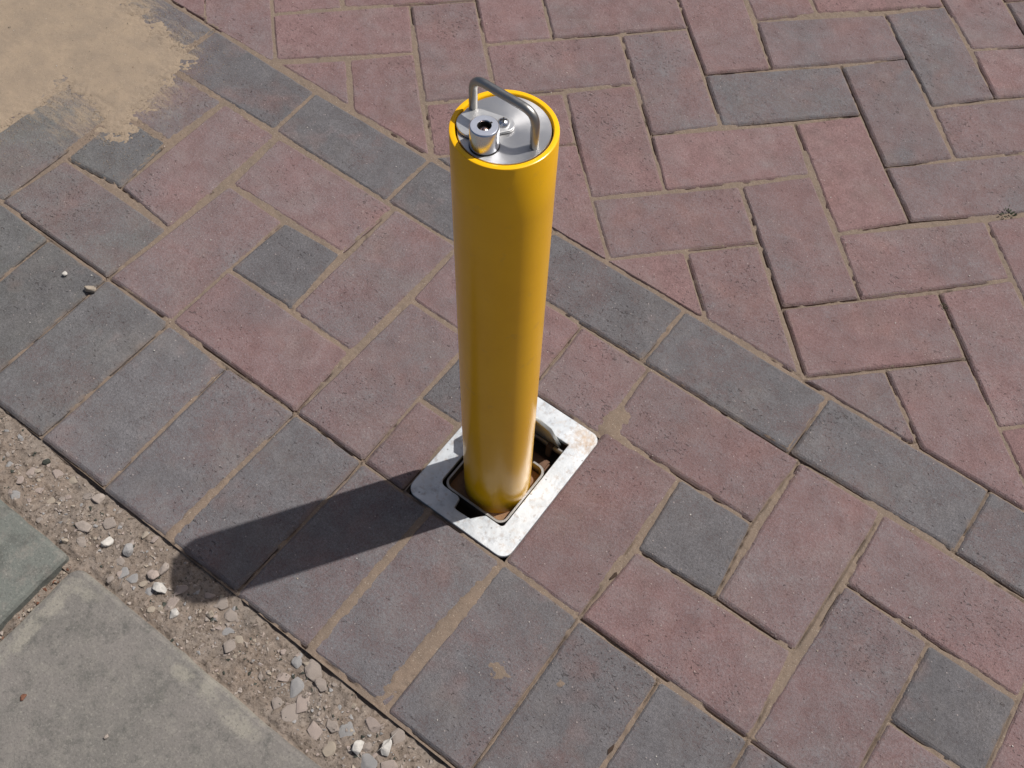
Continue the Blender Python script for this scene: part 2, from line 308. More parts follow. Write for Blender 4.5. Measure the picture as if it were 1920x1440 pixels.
def area(p): return .5*sum(p[i][0]*p[(i+1) % len(p)][1]-p[(i+1) % len(p)][0]*p[i][1] for i in range(len(p)))
def clean(p, eps=2.0):
    q = []
    for a in p:
        if not q or math.hypot(a[0]-q[-1][0], a[1]-q[-1][1]) > eps: q.append(a)
    while len(q) > 1 and math.hypot(q[0][0]-q[-1][0], q[0][1]-q[-1][1]) <= eps: q.pop()
    return q
def inset(p, d):
    n = len(p); L = []
    for i in range(n):
        a, b = p[i], p[(i+1) % n]; ex, ey = b[0]-a[0], b[1]-a[1]; l = math.hypot(ex, ey); nx, ny = -ey/l, ex/l
        L.append((nx, ny, nx*a[0]+ny*a[1]+d))
    out = []
    for i in range(n):
        a1, b1, c1 = L[i-1]; a2, b2, c2 = L[i]; D = a1*b2-a2*b1
        if abs(D) < 1e-3: out.append((p[i][0]+a2*d, p[i][1]+b2*d)); continue
        out.append(((c1*b2-c2*b1)/D, (a1*c2-a2*c1)/D))
    return out

polys = []   # outlines of all blocks, mm, counter-clockwise
NV = lambda pts: [nudge(MID_FIX, x, y) for x, y in pts]
def rect(u0, v0, u1, v1): return [(u0*P0, v0*P0), (u1*P0, v0*P0), (u1*P0, v1*P0), (u0*P0, v1*P0)]
for k in range(-11, 23):                                  # soldier course, long way across
    q = NV(rect(k, -2, k+1, 0)); j = 200.5+random.uniform(-3, 2)
    q[0] = (q[0][0], -j-random.uniform(0, 2)); q[1] = (q[1][0], -j+random.uniform(0, 2)); polys.append(q)
for k in range(-6, 11):                                   # stretcher course
    a, b = (2*k-1)*P0-17, (2*k+1)*P0-17
    polys.append([nudge(STRETCHER_FIX, x, y) for x, y in ((a, 311), (b, 311), (b, 412), (a, 412))])
for n in range(-4, 7):                                    # the band between them, cut blocks and halves
    u = 3*n+1; T = 3.02
    for r_ in ((u, 0, u+1, 2), (u, 2, u+2, T), (u+1, 1, u+2, 2), (u+1, 0, u+3, 1), (u+2, 1, u+3, T)):
        q = NV(rect(*r_))
        x0, y0, x1, y1 = [min(c[0] for c in q), min(c[1] for c in q), max(c[0] for c in q), max(c[1] for c in q)]
        if x0 < 710 and x1 > 590 and y0 < 180 and y1 > 20:   # cut round the ground socket
            q = clip(q, 0, 1, 194.0) if y1 > 250 else clip(q, -1, 0, -579.5)
        if len(q) > 2: polys.append(q)
for m in range(-24, 26):                                  # herringbone at 45 degrees to the border
    for n in range(-8, 9):
        for (i0, j0, di, dj) in ((4*n-m, m, 2, 1), (1+4*n-m, 1+m, 1, 2)):
            q = []
            for (i, j) in ((i0, j0), (i0, j0+dj), (i0+di, j0+dj), (i0+di, j0)):
                q.append(nudge(HT, HO[0]+i*HA[0]+j*HBV[0], HO[1]+i*HA[1]+j*HBV[1]))
            cx = sum(c[0] for c in q)/4; cy = sum(c[1] for c in q)/4
            if cy < 250 or cy > 2200 or cx < -1100 or cx > 2300: continue
            if min(c[1] for c in q) < 440:
                lo = 412.5+2*math.sin(cx*.02)
                q = clip(q, 0, 1, lo)
            if len(q) < 3 or area(q) < 350: continue
            polys.append(q)

pave_quads = []
PB = [(-1.1, -.203, 2.3, .0), (-1.1, .0, .584, .192), (.72, .0, 2.3, .192), (-1.1, .192, 2.3, 2.2)]
vv, ff = [], []
for x0, y0, x1, y1 in PB:
    b = len(vv); vv += [(x0, y0, -.0085), (x1, y0, -.0085), (x1, y1, -.0085), (x0, y1, -.0085)]; ff.append((b, b+1, b+2, b+3))
pavement = link('pavement', mesh('pavement', vv, ff), m_joint); pavement['kind'] = 'structure'

def block_rings(poly, gap):
    p = clean(poly, 5.0)
    if area(p) < 0: p = p[::-1]
    if len(p) < 3 or area(p) < 300: return None
    rs = []
    ch = random.uniform(3.4, 4.6); dz = random.uniform(-.8, .5)
    tx, ty = random.uniform(-.006, .006), random.uniform(-.006, .006)
    cx = sum(a[0] for a in p)/len(p); cy = sum(a[1] for a in p)/len(p)
    inr = min(abs((p[(i+1) % len(p)][0]-p[i][0])*(cy-p[i][1])-(p[(i+1) % len(p)][1]-p[i][1])*(cx-p[i][0]))/math.hypot(p[(i+1) % len(p)][0]-p[i][0], p[(i+1) % len(p)][1]-p[i][1]) for i in range(len(p)))
    if inr < 9: ch = min(ch, inr*.3)
    me_ = min(math.hypot(p[(i+1) % len(p)][0]-p[i][0], p[(i+1) % len(p)][1]-p[i][1]) for i in range(len(p)))
    ch = min(ch, me_*.25); dust = max(ch+gap+.4, min(13.0, inr*.6, me_*.40))
    prof = [(gap, -50, 1.0), (gap, -3.3, .85), (gap+ch*.5, -1.15, .45), (gap+ch, 0, .40), (max(dust, gap+ch+.4), 0, 0.0)]
    base = []
    n = len(p)
    ts = []
    for i in range(n):
        a, b = p[i], p[(i+1) % n]; L = math.hypot(b[0]-a[0], b[1]-a[1]); e = min(.3, 2.6/L)
        k = max(1, int(L/13)); ts.append([e]+[e+(1-2*e)*(s+random.uniform(-.2, .2))/k for s in range(1, k)]+[1-e])
    for ri, (d, z, a_) in enumerate(prof):
        q = inset(p, d); r = []
        for i in range(n):
            A, B = q[i], q[(i+1) % n]
            for t in ts[i]: r.append([A[0]+t*(B[0]-A[0]), A[1]+t*(B[1]-A[1])])
        if ri == 0:
            jit = [(random.gauss(0, .22), random.gauss(0, .22), random.gauss(0, .10)) for _ in r]
            # a chip or two knocked off the arris
            for _ in range(random.choice((0, 0, 0, 1, 1, 2))):
                c_ = random.randrange(len(r)); jit[c_] = (jit[c_][0], jit[c_][1], -random.uniform(.4, 1.3))
        out = []
        for (x, y), (jx, jy, jz) in zip(r, jit):
            f_ = 1.0 if ri < 4 else .3
            out.append(((x+jx*f_)/1000, (y+jy*f_)/1000, (z+dz+(jz*(.8 if 1 <= ri < 4 and ri != 3 else (.35 if ri == 3 else 0)))+(x-cx)*tx*(z > -20)+(y-cy)*ty*(z > -20))/1000))
        rs.append((out, a_))
    return rs, (cx/1000, cy/1000), p
blocks = []; far_v, far_f, far_a = [], [], []
for q in polys:
    R_ = block_rings(q, random.uniform(.9, 1.7))
    if R_ is None: continue
    rs, (cx, cy), p = R_
    vis = any(bool(in_view(a[0]/1000, a[1]/1000, 0, .05)) for a in p) or bool(in_view(cx, cy, 0, .05))
    n = len(rs[0][0]); v, fa, at = [], [], []
    ox, oy = (cx, cy) if vis else (0, 0)
    for r, a_ in rs:
        v += [(x-ox, y-oy, z) for x, y, z in r]; at += [a_]*n
    for k in range(len(rs)-1):
        for i in range(n): fa.append((k*n+i, k*n+(i+1) % n, (k+1)*n+(i+1) % n, (k+1)*n+i))
    fa.append(tuple(range((len(rs)-1)*n, len(rs)*n)))
    if vis:
        me = mesh('brick', v, fa); A = me.attributes.new('rim', 'FLOAT', 'POINT'); A.data.foreach_set('value', at)
        o = link('brick', me, m_brick, pavement, (cx, cy, 0))
        best = min(TONES, key=lambda t: (t[0]-cx*1000)**2+(t[1]-cy*1000)**2)
        d = math.hypot(best[0]-cx*1000, best[1]-cy*1000)
        if d < 58: g, b = best[2], best[3]
        elif cy < 0: g, b = .85, .93
        elif cy > .42: g, b = random.choice((.1, .15, .2, .3, .45)), random.uniform(.96, 1.04)
        elif .31 < cy: g, b = 1.0, .93
        else: g, b = (1.0, .9) if abs(area(p)) < 12000 else (random.uniform(.25, .5), 1.0)
        if cy < 0: g += .23
        elif cy > .42: g = g-.10 if g < .7 else g-.05
        o.color = (g, b*random.uniform(.98, 1.02), min(1, max(0, (.30-cx-max(0, cy)*.8)*1.6)) if cy < .3 else 0, 1)  # third channel: green camera cast, stronger to the left
        blocks.append(p)
    else:
        b0 = len(far_v); far_v += v; far_f += [tuple(i+b0 for i in f_) for f_ in fa]; far_a += at
me = mesh('brick', far_v, far_f); A = me.attributes.new('rim', 'FLOAT', 'POINT'); A.data.foreach_set('value', far_a)
o = link('brick', me, m_brick, pavement); o.name = 'outer_bricks'; o['kind'] = 'stuff'; o.color = (.45, .98, 0, 1)
print('visible blocks', len(blocks))

# sand in the joints: a fine sheet only where the joints are
st = .0017
xs = np.arange(-.62, 1.42, st); ys = np.arange(-.206, 1.42, st); X, Y = np.meshgrid(xs, ys, indexing='ij')
X = X.astype(np.float32); Y = Y.astype(np.float32)
D = np.full(X.shape, 1.0, np.float32); SD = np.zeros(X.shape, np.float32)
for p in blocks:
    bx0, bx1 = min(a[0] for a in p)/1000-.02, max(a[0] for a in p)/1000+.02; by0, by1 = min(a[1] for a in p)/1000-.02, max(a[1] for a in p)/1000+.02
    i0, i1 = np.searchsorted(xs, [bx0, bx1]); j0, j1 = np.searchsorted(ys, [by0, by1])
    if i1 <= i0 or j1 <= j0: continue
    sx, sy = X[i0:i1, j0:j1], Y[i0:i1, j0:j1]; d = np.full(sx.shape, -1.0, np.float32); side = np.zeros(sx.shape, np.float32)
    for i in range(len(p)):
        a, b = p[i], p[(i+1) % len(p)]; ex, ey = b[0]-a[0], b[1]-a[1]; l = math.hypot(ex, ey)
        if l < 1: continue
        nx, ny = ey/l, -ex/l; dd = (sx-a[0]/1000)*nx+(sy-a[1]/1000)*ny
        s_ = np.float32(1.0 if nx*.3-ny*1.0 > 0 else -1.0)
        side = np.where(dd > d, s_, side); d = np.maximum(d, dd)
    d = d+.0016
    cur = D[i0:i1, j0:j1]; upd = d < cur
    D[i0:i1, j0:j1] = np.where(upd, d, cur); SD[i0:i1, j0:j1] = np.where(upd, side, SD[i0:i1, j0:j1])
bias = 1.5*np.exp(-(((X+.10)/.28)**2+((Y-.30)/.20)**2))+.35*np.exp(-(((X-.5)/.4)**2+((Y-.3)/.4)**2))
Z = -2.25+bias+.50*vn(X, Y, .045, 1)+.30*vn(X, Y, .009, 2)+.50*vn(X, Y, .0035, 3)
crack = (.9*vn(X, Y, .080, 4)+.30*vn(X, Y, .010, 5)+.35*SD-bias*.8-.02)
band = np.clip(1-np.abs(D-.0006)/.0016, 0, 1)
Z = Z-np.clip(crack*4, 0, 1)*np.clip(band*2.2, 0, 1)*5.5
# smears of sand left on the faces: (x, y, long axis dx, dy, length, width, height)
SM = [(.714, -.105, .05, 1, .080, .0078, 2.6), (.790, -.097, 1, .3, .013, .010, 1.8), (.722, .221, .3, 1, .020, .012, 2.8), (.735, .206, 1, -.3, .020, .007, 2.4),
      (.618, -.10, 0, 1, .10, .005, 1.5), (.413, -.16, 0, 1, .045, .005, 1.5), (.845, -.070, 1, .4, .007, .004, 1.0)]
B = np.full(X.shape, -9.0, np.float32)
for (x, y, dx, dy, L, Wd, h) in SM:
    l = math.hypot(dx, dy); dx, dy = dx/l, dy/l
    a = ((X-x)*dx+(Y-y)*dy)/L; b = (-(X-x)*dy+(Y-y)*dx)/Wd
    r2_ = a*a+b*b; B = np.maximum(B, np.where(r2_ < 3, h*(1-r2_)*.5-.25+.8*vn(X, Y, .006, 6)*.8+.4*vn(X, Y, .003, 7), -9))
on = B > -1.2
Z = np.where(on, np.maximum(np.where(D > -.0055, Z, -2.5), np.minimum(B, .55)), Z)
keep = ((D > -.0055) & (D < .012) | on) & in_view(X, Y, 0, .03) & (Y > -.2015)
keep &= ~((X > .583) & (X < .721) & (Y > .003) & (Y < .191))
js = link('joint_sand', grid_mesh('joint_sand', X, Y, Z/1000, keep), m_joint, pavement); js['kind'] = 'stuff'

# the drift of sand spilt over the far left corner
st2 = .0016
xs2 = np.arange(-.62, .02, st2); ys2 = np.arange(.02, .50, st2); X2, Y2 = np.meshgrid(xs2, ys2, indexing='ij')
inside = np.zeros(X2.shape, bool); dist = np.full(X2.shape, 1.0)
SE = [(a/1000, b/1000) for a, b in SAND_EDGE]
for i in range(len(SE)):
    (ax, ay), (bx, by) = SE[i], SE[(i+1) % len(SE)]
    ex, ey = bx-ax, by-ay; t = np.clip(((X2-ax)*ex+(Y2-ay)*ey)/(ex*ex+ey*ey), 0, 1)
    dist = np.minimum(dist, np.hypot(X2-ax-t*ex, Y2-ay-t*ey))
    cond = ((ay > Y2) != (by > Y2)) & (X2 < (bx-ax)*(Y2-ay)/((by-ay) if abs(by-ay) > 1e-9 else 1e-9)+ax)
    inside ^= cond
s_ = np.where(inside, dist, -dist)*1000
Z2 = np.clip(s_*.032, -2.0, 1.3)+.40*vn(X2, Y2, .045, 11)+.30*vn(X2, Y2, .012, 12)+.55*vn(X2, Y2, .0034, 13)*np.clip(1.3-np.abs(s_)/30, .25, 1)+.55*vn((X2*.86+Y2*.5)*.22, -X2*.5+Y2*.86, .006, 14)*np.clip(1.3-np.abs(s_)/40, .2, 1)
Z2 += np.where(inside, .15, -.25)
# joint lines still showing as faint grooves under the sand
for vline, amp in ((.206, .9), (.103, .7), (.309, .5), (.0, .5)):
    Z2 -= amp*np.exp(-((Y2-vline)/.003)**2)*np.clip(1.2-s_/90, 0, 1)*(.5+.5*vn(X2, Y2, .03, 15))
me = grid_mesh('sand', X2, Y2, Z2/1000, (s_ > -22))
o = link('sand', me, m_sand); o['kind'] = 'stuff'
tag(o, 'pale tan sand spilt over the blocks in the upper left corner', 'sand')

# loose grains that thin out beyond the edge of the spill
gx = np.random.RandomState(5); n_try = 60000
ii = gx.randint(0, X2.shape[0]-1, n_try); jj = gx.randint(0, X2.shape[1]-1, n_try)
px = X2[ii, jj]+gx.rand(n_try)*st2; py = Y2[ii, jj]+gx.rand(n_try)*st2; ps = s_[ii, jj]
streak = .5+.5*vn((px*.86+py*.5)*.2, -px*.5+py*.86, .007, 61)
ok = (ps > -85) & (ps < 12) & (gx.rand(n_try) < np.exp(np.minimum(ps, 0)/26)*(.15+1.0*streak)) & in_view(px, py, 0, .02)
px, py = px[ok], py[ok]; k = len(px); sz = .0004+.0009*gx.rand(k)**2; an = gx.rand(k)*6.3
base = np.array([[1, 0, -.1], [-.5, .8, -.1], [-.5, -.8, -.1], [0, 0, .45]])
co = np.zeros((k, 4, 3)); ca, sa = np.cos(an), np.sin(an)
for q in range(4):
    co[:, q, 0] = px+(base[q, 0]*ca-base[q, 1]*sa)*sz; co[:, q, 1] = py+(base[q, 0]*sa+base[q, 1]*ca)*sz; co[:, q, 2] = .0004+base[q, 2]*sz
fc = (np.array([[0, 1, 3], [1, 2, 3], [2, 0, 3]])[None]+4*np.arange(k)[:, None, None]).reshape(-1, 3)
o = link('sand_grains', mesh('sand_grains', co.reshape(-1, 3).tolist(), fc.tolist()), m_sand, pavement); o['kind'] = 'stuff'
print('grains', k)

# ---------------------------------------------------------------- gravel strip and concrete slabs
xs3 = np.arange(-.7, 1.9, .0024); ys3 = np.arange(-.290, -.194, .0024); X3, Y3 = np.meshgrid(xs3, ys3, indexing='ij')
lump = .5+.5*vn(X3, Y3, .11, 21)
Z3 = -6.0+2.0*vn(X3, Y3, .05, 22)+(1.9*vn(X3, Y3, .011, 23)+1.7*vn(X3, Y3, .0055, 24))*(.45+.9*lump)
Z3 += -4.0*np.exp(-((Y3+.2015)/.0035)**2)*(.6+.4*vn(X3, Y3, .02, 25))-5.0*np.exp(-((Y3+.277)/.004)**2)*(.6+.4*vn(X3, Y3, .02, 26))
strip = link('gravel_strip', grid_mesh('gravel_strip', X3, Y3, Z3/1000, np.ones(X3.shape, bool)), m_dirt); strip['kind'] = 'structure'
def strip_z(x, y):
    i = int(np.clip((x+.7)/.0024, 0, X3.shape[0]-1)); j = int(np.clip((y+.290)/.0024, 0, X3.shape[1]-1)); return Z3[i, j]/1000

def slab_mesh(u0, v0, u1, v1, ztop, rcorner):
    def loop(d, z, jit):
        out = []; pts = []
        r = rcorner
        for (cx, cy, a0) in ((u0+r, v0+r, 180), (u1-r, v0+r, 270), (u1-r, v1-r, 0), (u0+r, v1-r, 90)):
            for k in range(6):
                a = math.radians(a0+k*18); rr = max(r-d, .0005); ex = 0 if r > d else (d-r)
                pts.append((cx+math.cos(a)*rr-ex*math.copysign(1, math.cos(math.radians(a0+45))), cy+math.sin(a)*rr-ex*math.copysign(1, math.sin(math.radians(a0+45)))))
        for i in range(24):
            a, b = pts[i], pts[(i+1) % 24]; L = math.hypot(b[0]-a[0], b[1]-a[1]); k = 60 if i % 6 == 5 else 1
            for s in range(k): out.append((a[0]+(b[0]-a[0])*s/k, a[1]+(b[1]-a[1])*s/k))
        X_ = np.array([o[0] for o in out]); Y_ = np.array([o[1] for o in out])
        jx = vn(X_, Y_, .03, 31)*.0010+vn(X_, Y_, .012, 32)*.0008
        jy = vn(X_, Y_, .03, 33)*.0010+vn(X_, Y_, .012, 34)*.0008
        jz = (vn(X_, Y_, .02, 35)*.0006) if jit else 0*X_
        return [(x+a, y+b, z+c) for x, y, a, b, c in zip(X_, Y_, jx, jy, jz)]
    prof = [(0, -.055, 0, .9), (0, ztop-.005, 1, .9), (.0022, ztop-.0016, 1, .8), (.006, ztop, 0, .55), (.012, ztop, 0, .80), (.022, ztop, 0, .78), (.036, ztop, 0, 0)]
    v, f, a = [], [], []
    for d, z, j, at in prof:
        l_ = loop(d, z, j); n = len(l_); v += l_; a += [at]*n
    for k in range(len(prof)-1):
        for i in range(n): f.append((k*n+i, k*n+(i+1) % n, (k+1)*n+(i+1) % n, (k+1)*n+i))
    f.append(tuple(range((len(prof)-1)*n, len(prof)*n)))
    me = mesh('paving_slab', v, f); A = me.attributes.new('rim', 'FLOAT', 'POINT'); A.data.foreach_set('value', a); return me
path = link('path', mesh('path', [(-1.1, -1.6, -.045), (2.3, -1.6, -.045), (2.3, -.203, -.045), (-1.1, -.203, -.045)], [(0, 1, 2, 3)]), m_dirt); path['kind'] = 'structure'
for (u0, u1, z, r) in ((-.561, .345, .0045, .006), (.357, 1.262, -.0005, .014), (1.274, 2.18, .0, .01)):
    o = link('paving_slab', slab_mesh(u0, -.880, u1, -.2775, z, r), m_slab, path); o.color = (.35 if u0 < 0 else 1, .65 if u0 < 0 else .0, 0, 1)
# dirt packed in the gap between the first two slabs
xs4 = np.arange(.338, .364, .002); ys4 = np.arange(-.88, -.27, .002); X4, Y4 = np.meshgrid(xs4, ys4, indexing='ij')
Z4 = -11+2.5*vn(X4, Y4, .02, 41)+2.2*vn(X4, Y4, .006, 42)
g = link('gap_dirt', grid_mesh('gap_dirt', X4, Y4, Z4/1000, np.ones(X4.shape, bool)), m_dirt, path); g['kind'] = 'stuff'

# ---------------------------------------------------------------- stones
def stone_mesh(sx, sy, sz, seed, n=16):
    rd = random.Random(seed); bm = bmesh.new()
    for _ in range(n):
        a = rd.uniform(0, 2*math.pi); c = rd.uniform(-1, 1); s = math.sqrt(1-c*c); k = rd.uniform(.82, 1.0)
        bm.verts.new((math.cos(a)*s*sx*k, math.sin(a)*s*sy*k, max(-.6, min(.62, c))*sz))
    r = bmesh.ops.convex_hull(bm, input=bm.verts)
    dead = [g for g in r['geom_interior'] if isinstance(g, bmesh.types.BMVert)]
    if dead: bmesh.ops.delete(bm, geom=dead, context='VERTS')
    bmesh.ops.bevel(bm, geom=list(bm.edges), offset=min(sx, sz)*.10, segments=1, affect='EDGES')
    bmesh.ops.recalc_face_normals(bm, faces=bm.faces)
    me = bpy.data.meshes.new('stone'); bm.to_mesh(me); bm.free(); return me
ms_white = make_stone('white_stone', (.50, .475, .44)); ms_grey = make_stone('grey_stone', (.30, .29, .285)); ms_pink = make_stone('pinkish_stone', (.36, .295, .26))
ms_tan = make_stone('tan_stone', (.36, .305, .245)); ms_dark = make_stone('dark_stone', (.05, .055, .045)); ms_beige = make_stone('beige_stone', (.315, .268, .235)); ms_brown = make_stone('brown_chip', (.17, .075, .045))
loose = [  # size (mm), material, label
 ((9.5, 7.5, 6), ms_white, 'bright white angular stone in the gravel strip, lying close above a grey oblong stone'),
 ((10, 6.5, 7), ms_grey, 'light grey oblong stone standing proud of the gravel, right of the bright white stone'),
 ((14, 7, 4.5), ms_beige, 'flat pale elongated stone in the gravel strip, farther up than the bright white stone'),
 ((5, 4, 4), ms_tan, 'small cream pebble touching the edge of the upper concrete slab'),
 ((8, 7.5, 6), ms_pink, 'pinkish five-sided stone just outside the left edge of the bollard shadow'),
 ((8.5, 8, 6), ms_beige, 'brownish rounded stone half touched by the bollard shadow, nearest the blocks'),
 ((11, 7.5, 6), ms_white, 'pale flat-topped squarish stone right beside the bollard shadow, below the pinkish stone'),
 ((10, 8, 4), ms_beige, 'flat pale stone against the outer edge of the grey blocks, well above the bollard shadow'),
 ((6, 4.5, 4), ms_dark, 'small black stone in the gravel at the left edge of the picture'),
 ((5.5, 4.5, 4), ms_tan, 'little cream pebble against the block edge just above the bollard shadow'),
 ((5.5, 5, 4.5), ms_tan, 'small round peach-coloured pebble on bare dirt below the tip of the bollard shadow'),
 ((8.5, 5.5, 4.5), ms_white, 'whitish oval stone below the shadow tip, beside the lower concrete slab'),
 ((10, 8.5, 6), ms_white, 'large white stone in the gravel at the bottom of the picture, left of its neighbour'),
 ((11, 7.5, 6), ms_white, 'pale oblong stone in the gravel at the bottom of the picture, nearest the grey blocks'),
 ((12.5, 7.2, 6.5), ms_tan, 'cream stone lying alone over a joint of the grey blocks at the left'),
 ((4.2, 3.6, 4), ms_white, 'tiny white pebble on a grey block beside the larger cream stone'),
 ((3.2, 2.8, 2.6), ms_beige, 'tiny pale pebble on the lower concrete slab near the bottom edge'),
 ((5.0, 3.6, 2.2), ms_brown, 'rusty brown chip lying on the lower concrete slab at the left')]
angs = [20, 85, -25, 10, 60, 80, -30, -35, 0, 40, 0, 60, 30, 70, 5, 40, 60, 60]
for k, ((x, y), (sz, mt, lab)) in enumerate(zip(LOOSE, loose)):
    x, y = x/1000, y/1000
    zz = strip_z(x, y) if -.277 < y < -.2 else .0003
    o = link('stone', stone_mesh(sz[0]/1000, sz[1]/1000, sz[2]/1000, 100+k), mt, None, (x, y, zz+sz[2]*.00050)); o.rotation_euler = (random.uniform(-.12, .12), random.uniform(-.12, .12), math.radians(angs[k]+YAW*0+35))
    tag(o, lab, 'stone', 'loose stones'); 
rd = random.Random(3)
pool = [stone_mesh(1.0, .78, .5, 300+i, 17) for i in range(10)]
for mi, me in enumerate(pool): me.materials.append((ms_pink, ms_beige, ms_tan, ms_beige, ms_grey)[mi % 5])
for (x, y) in EMBEDDED:
    x, y = x/1000, y/1000; s = rd.uniform(.0065, .0115)*(1.30 if x > .58 else 1)
    o = link('stone', pool[rd.randrange(10)], None, strip, (x, y, strip_z(x, y)+s*.02)); o.scale = (s, s, s*.55); o.rotation_euler = (rd.uniform(-.15, .15), rd.uniform(-.15, .15), rd.uniform(0, 6.3))
for _ in range(70):
    x = rd.uniform(.1, .85); y = rd.uniform(-.270, -.207); s = rd.uniform(.003, .0065)
    if rd.random() < .5 and .50 < x < .60: continue
    o = link('stone', pool[rd.randrange(10)], None, strip, (x, y, strip_z(x, y)+s*.05)); o.scale = (s, s, s*.8); o.rotation_euler = (rd.uniform(-.3, .3), rd.uniform(-.3, .3), rd.uniform(0, 6.3))
def scatter(name, n, place, smin, smax, mats, parent, label=None):
    bm = bmesh.new(); k = 0
    bases = []
    for i in range(6):
        me = stone_mesh(1, .8, .7, 500+i, 8); bases.append(([tuple(v.co) for v in me.vertices], [tuple(p.vertices) for p in me.polygons])); bpy.data.meshes.remove(me)
    V, F, MI = [], [], []
    while k < n:
        x, y, z = place(); s = smin*(smax/smin)**(rd.random()**2.2); a = rd.uniform(0, 6.3); bv, bf = bases[rd.randrange(6)]; b0 = len(V); ca, sa = math.cos(a), math.sin(a)
        V += [(x+(ca*p[0]-sa*p[1])*s, y+(sa*p[0]+ca*p[1])*s, z+p[2]*s+s*.15) for p in bv]; F += [tuple(i+b0 for i in f) for f in bf]; MI += [rd.randrange(len(mats))]*len(bf); k += 1
    me = mesh(name, V, F)
    for m in mats: me.materials.append(m)
    me.polygons.foreach_set('material_index', MI)
    o = link(name, me, None, parent); o['kind'] = 'stuff'; return o
def p_strip():
    while True:
        x = rd.uniform(-.1, 1.2); y = rd.gauss(-.240, .022)
        if y > -.2045 or y < -.2760: continue
        if rd.random() < float(.25+.75*(.5+.5*vn(np.array(x), np.array(y), .11, 21))): return x, y, strip_z(x, y)
scatter('gravel', 4200, p_strip, .0008, .0040, (ms_tan, ms_beige, ms_beige, ms_grey, ms_beige, ms_dark, ms_pink, ms_beige), strip)
def p_gap(): y = rd.uniform(-.55, -.275); x = rd.uniform(.347, .355); return x, y, -.0095
scatter('gravel', 160, p_gap, .001, .004, (ms_tan, ms_beige, ms_brown), path)
def p_face():
    while True:
        x = rd.uniform(-.4, 1.3); y = rd.uniform(-.19, 1.25)
        if .57 < x < .73 and -.01 < y < .2: continue
        if in_view(x, y): return x, y, .0002
gr = scatter('grit', 620, p_face, .0004, .0017, (ms_white, ms_white, ms_pink, ms_tan), pavement)
gr2 = scatter('grit', 160, p_face, .0004, .0011, (ms_dark, ms_brown), pavement)
def p_drift(): return rd.uniform(-.38, -.12), rd.uniform(.2, .34), .0022
scatter('grit', 60, p_drift, .0005, .0014, (ms_dark, ms_brown, ms_white), pavement)

# ---------------------------------------------------------------- flat plates from outlines
def arc(cx, cy, r, a0, a1, n=8): return [(cx+r*math.cos(math.radians(a0+(a1-a0)*i/n)), cy+r*math.sin(math.radians(a0+(a1-a0)*i/n))) for i in range(n+1)]
def rrect(x0, y0, x1, y1, r, n=8):
    if not isinstance(r, (tuple, list)): r = [r]*4      # (x0,y0) (x1,y0) (x1,y1) (x0,y1)
    return arc(x0+r[0], y0+r[0], r[0], 180, 270, n)+arc(x1-r[1], y0+r[1], r[1], 270, 360, n)+arc(x1-r[2], y1-r[2], r[2], 0, 90, n)+arc(x0+r[3], y1-r[3], r[3], 90, 180, n)
def plate(name, loops, z0, z1, bevel=.0005, k=.001):
    cu = bpy.data.curves.new(name, 'CURVE'); cu.dimensions = '2D'; cu.fill_mode = 'BOTH'; cu.extrude = (z1-z0)/2-bevel; cu.bevel_depth = bevel; cu.bevel_resolution = 1; cu.offset = -bevel
    for L in loops:
        s = cu.splines.new('POLY'); s.points.add(len(L)-1)
        for p, (x, y) in zip(s.points, L): p.co = (x*k, y*k, 0, 1)
        s.use_cyclic_u = True
    o = bpy.data.objects.new(name, cu); C.objects.link(o)
    me = bpy.data.meshes.new_from_object(o.evaluated_get(bpy.context.evaluated_depsgraph_get()))
    bpy.data.objects.remove(o); me.transform(Matrix.Translation((0, 0, (z0+z1)/2))); me.name = name; return me
def lathe(name, prof, n=96, smooth=True):
    v = []; f = []
    for r, z in prof: v += [(r*math.cos(2*math.pi*i/n), r*math.sin(2*math.pi*i/n), z) for i in range(n)]
    for k in range(len(prof)-1):
        for i in range(n): f.append((k*n+i, k*n+(i+1) % n, (k+1)*n+(i+1) % n, (k+1)*n+i))
    me = mesh(name, v, f)
    if smooth:
        me.polygons.foreach_set('use_smooth', [True]*len(me.polygons)); me.set_sharp_from_angle(angle=math.radians(35))
    return me
def tube(name, path, r, n=20):
    v, f = [], []; path = [Vector(p) for p in path]; side = Vector((0, 1, 0))
    for i, p in enumerate(path):
        t = (path[min(i+1, len(path)-1)]-path[max(i-1, 0)]).normalized(); s = side-t*side.dot(t); s.normalize(); b = t.cross(s)
        v += [tuple(p+r*(math.cos(2*math.pi*k/n)*s+math.sin(2*math.pi*k/n)*b)) for k in range(n)]
    for i in range(len(path)-1):
        for k in range(n): f.append((i*n+k, i*n+(k+1) % n, (i+1)*n+(k+1) % n, (i+1)*n+k))
    return mesh(name, v, f, True)
def box(bm, x0, y0, z0, x1, y1, z1):
    v = [bm.verts.new(c) for c in ((x0, y0, z0), (x1, y0, z0), (x1, y1, z0), (x0, y1, z0), (x0, y0, z1), (x1, y0, z1), (x1, y1, z1), (x0, y1, z1))]
    for q in ((0, 3, 2, 1), (4, 5, 6, 7), (0, 1, 5, 4), (1, 2, 6, 5), (2, 3, 7, 6), (3, 0, 4, 7)): bm.faces.new([v[i] for i in q])
def bmesh_obj(name, bm, mat, parent, bevel=0):
    if bevel: bmesh.ops.bevel(bm, geom=list(bm.edges), offset=bevel, segments=2, affect='EDGES')
    me = bpy.data.meshes.new(name); bm.to_mesh(me); bm.free(); return link(name, me, mat, parent)

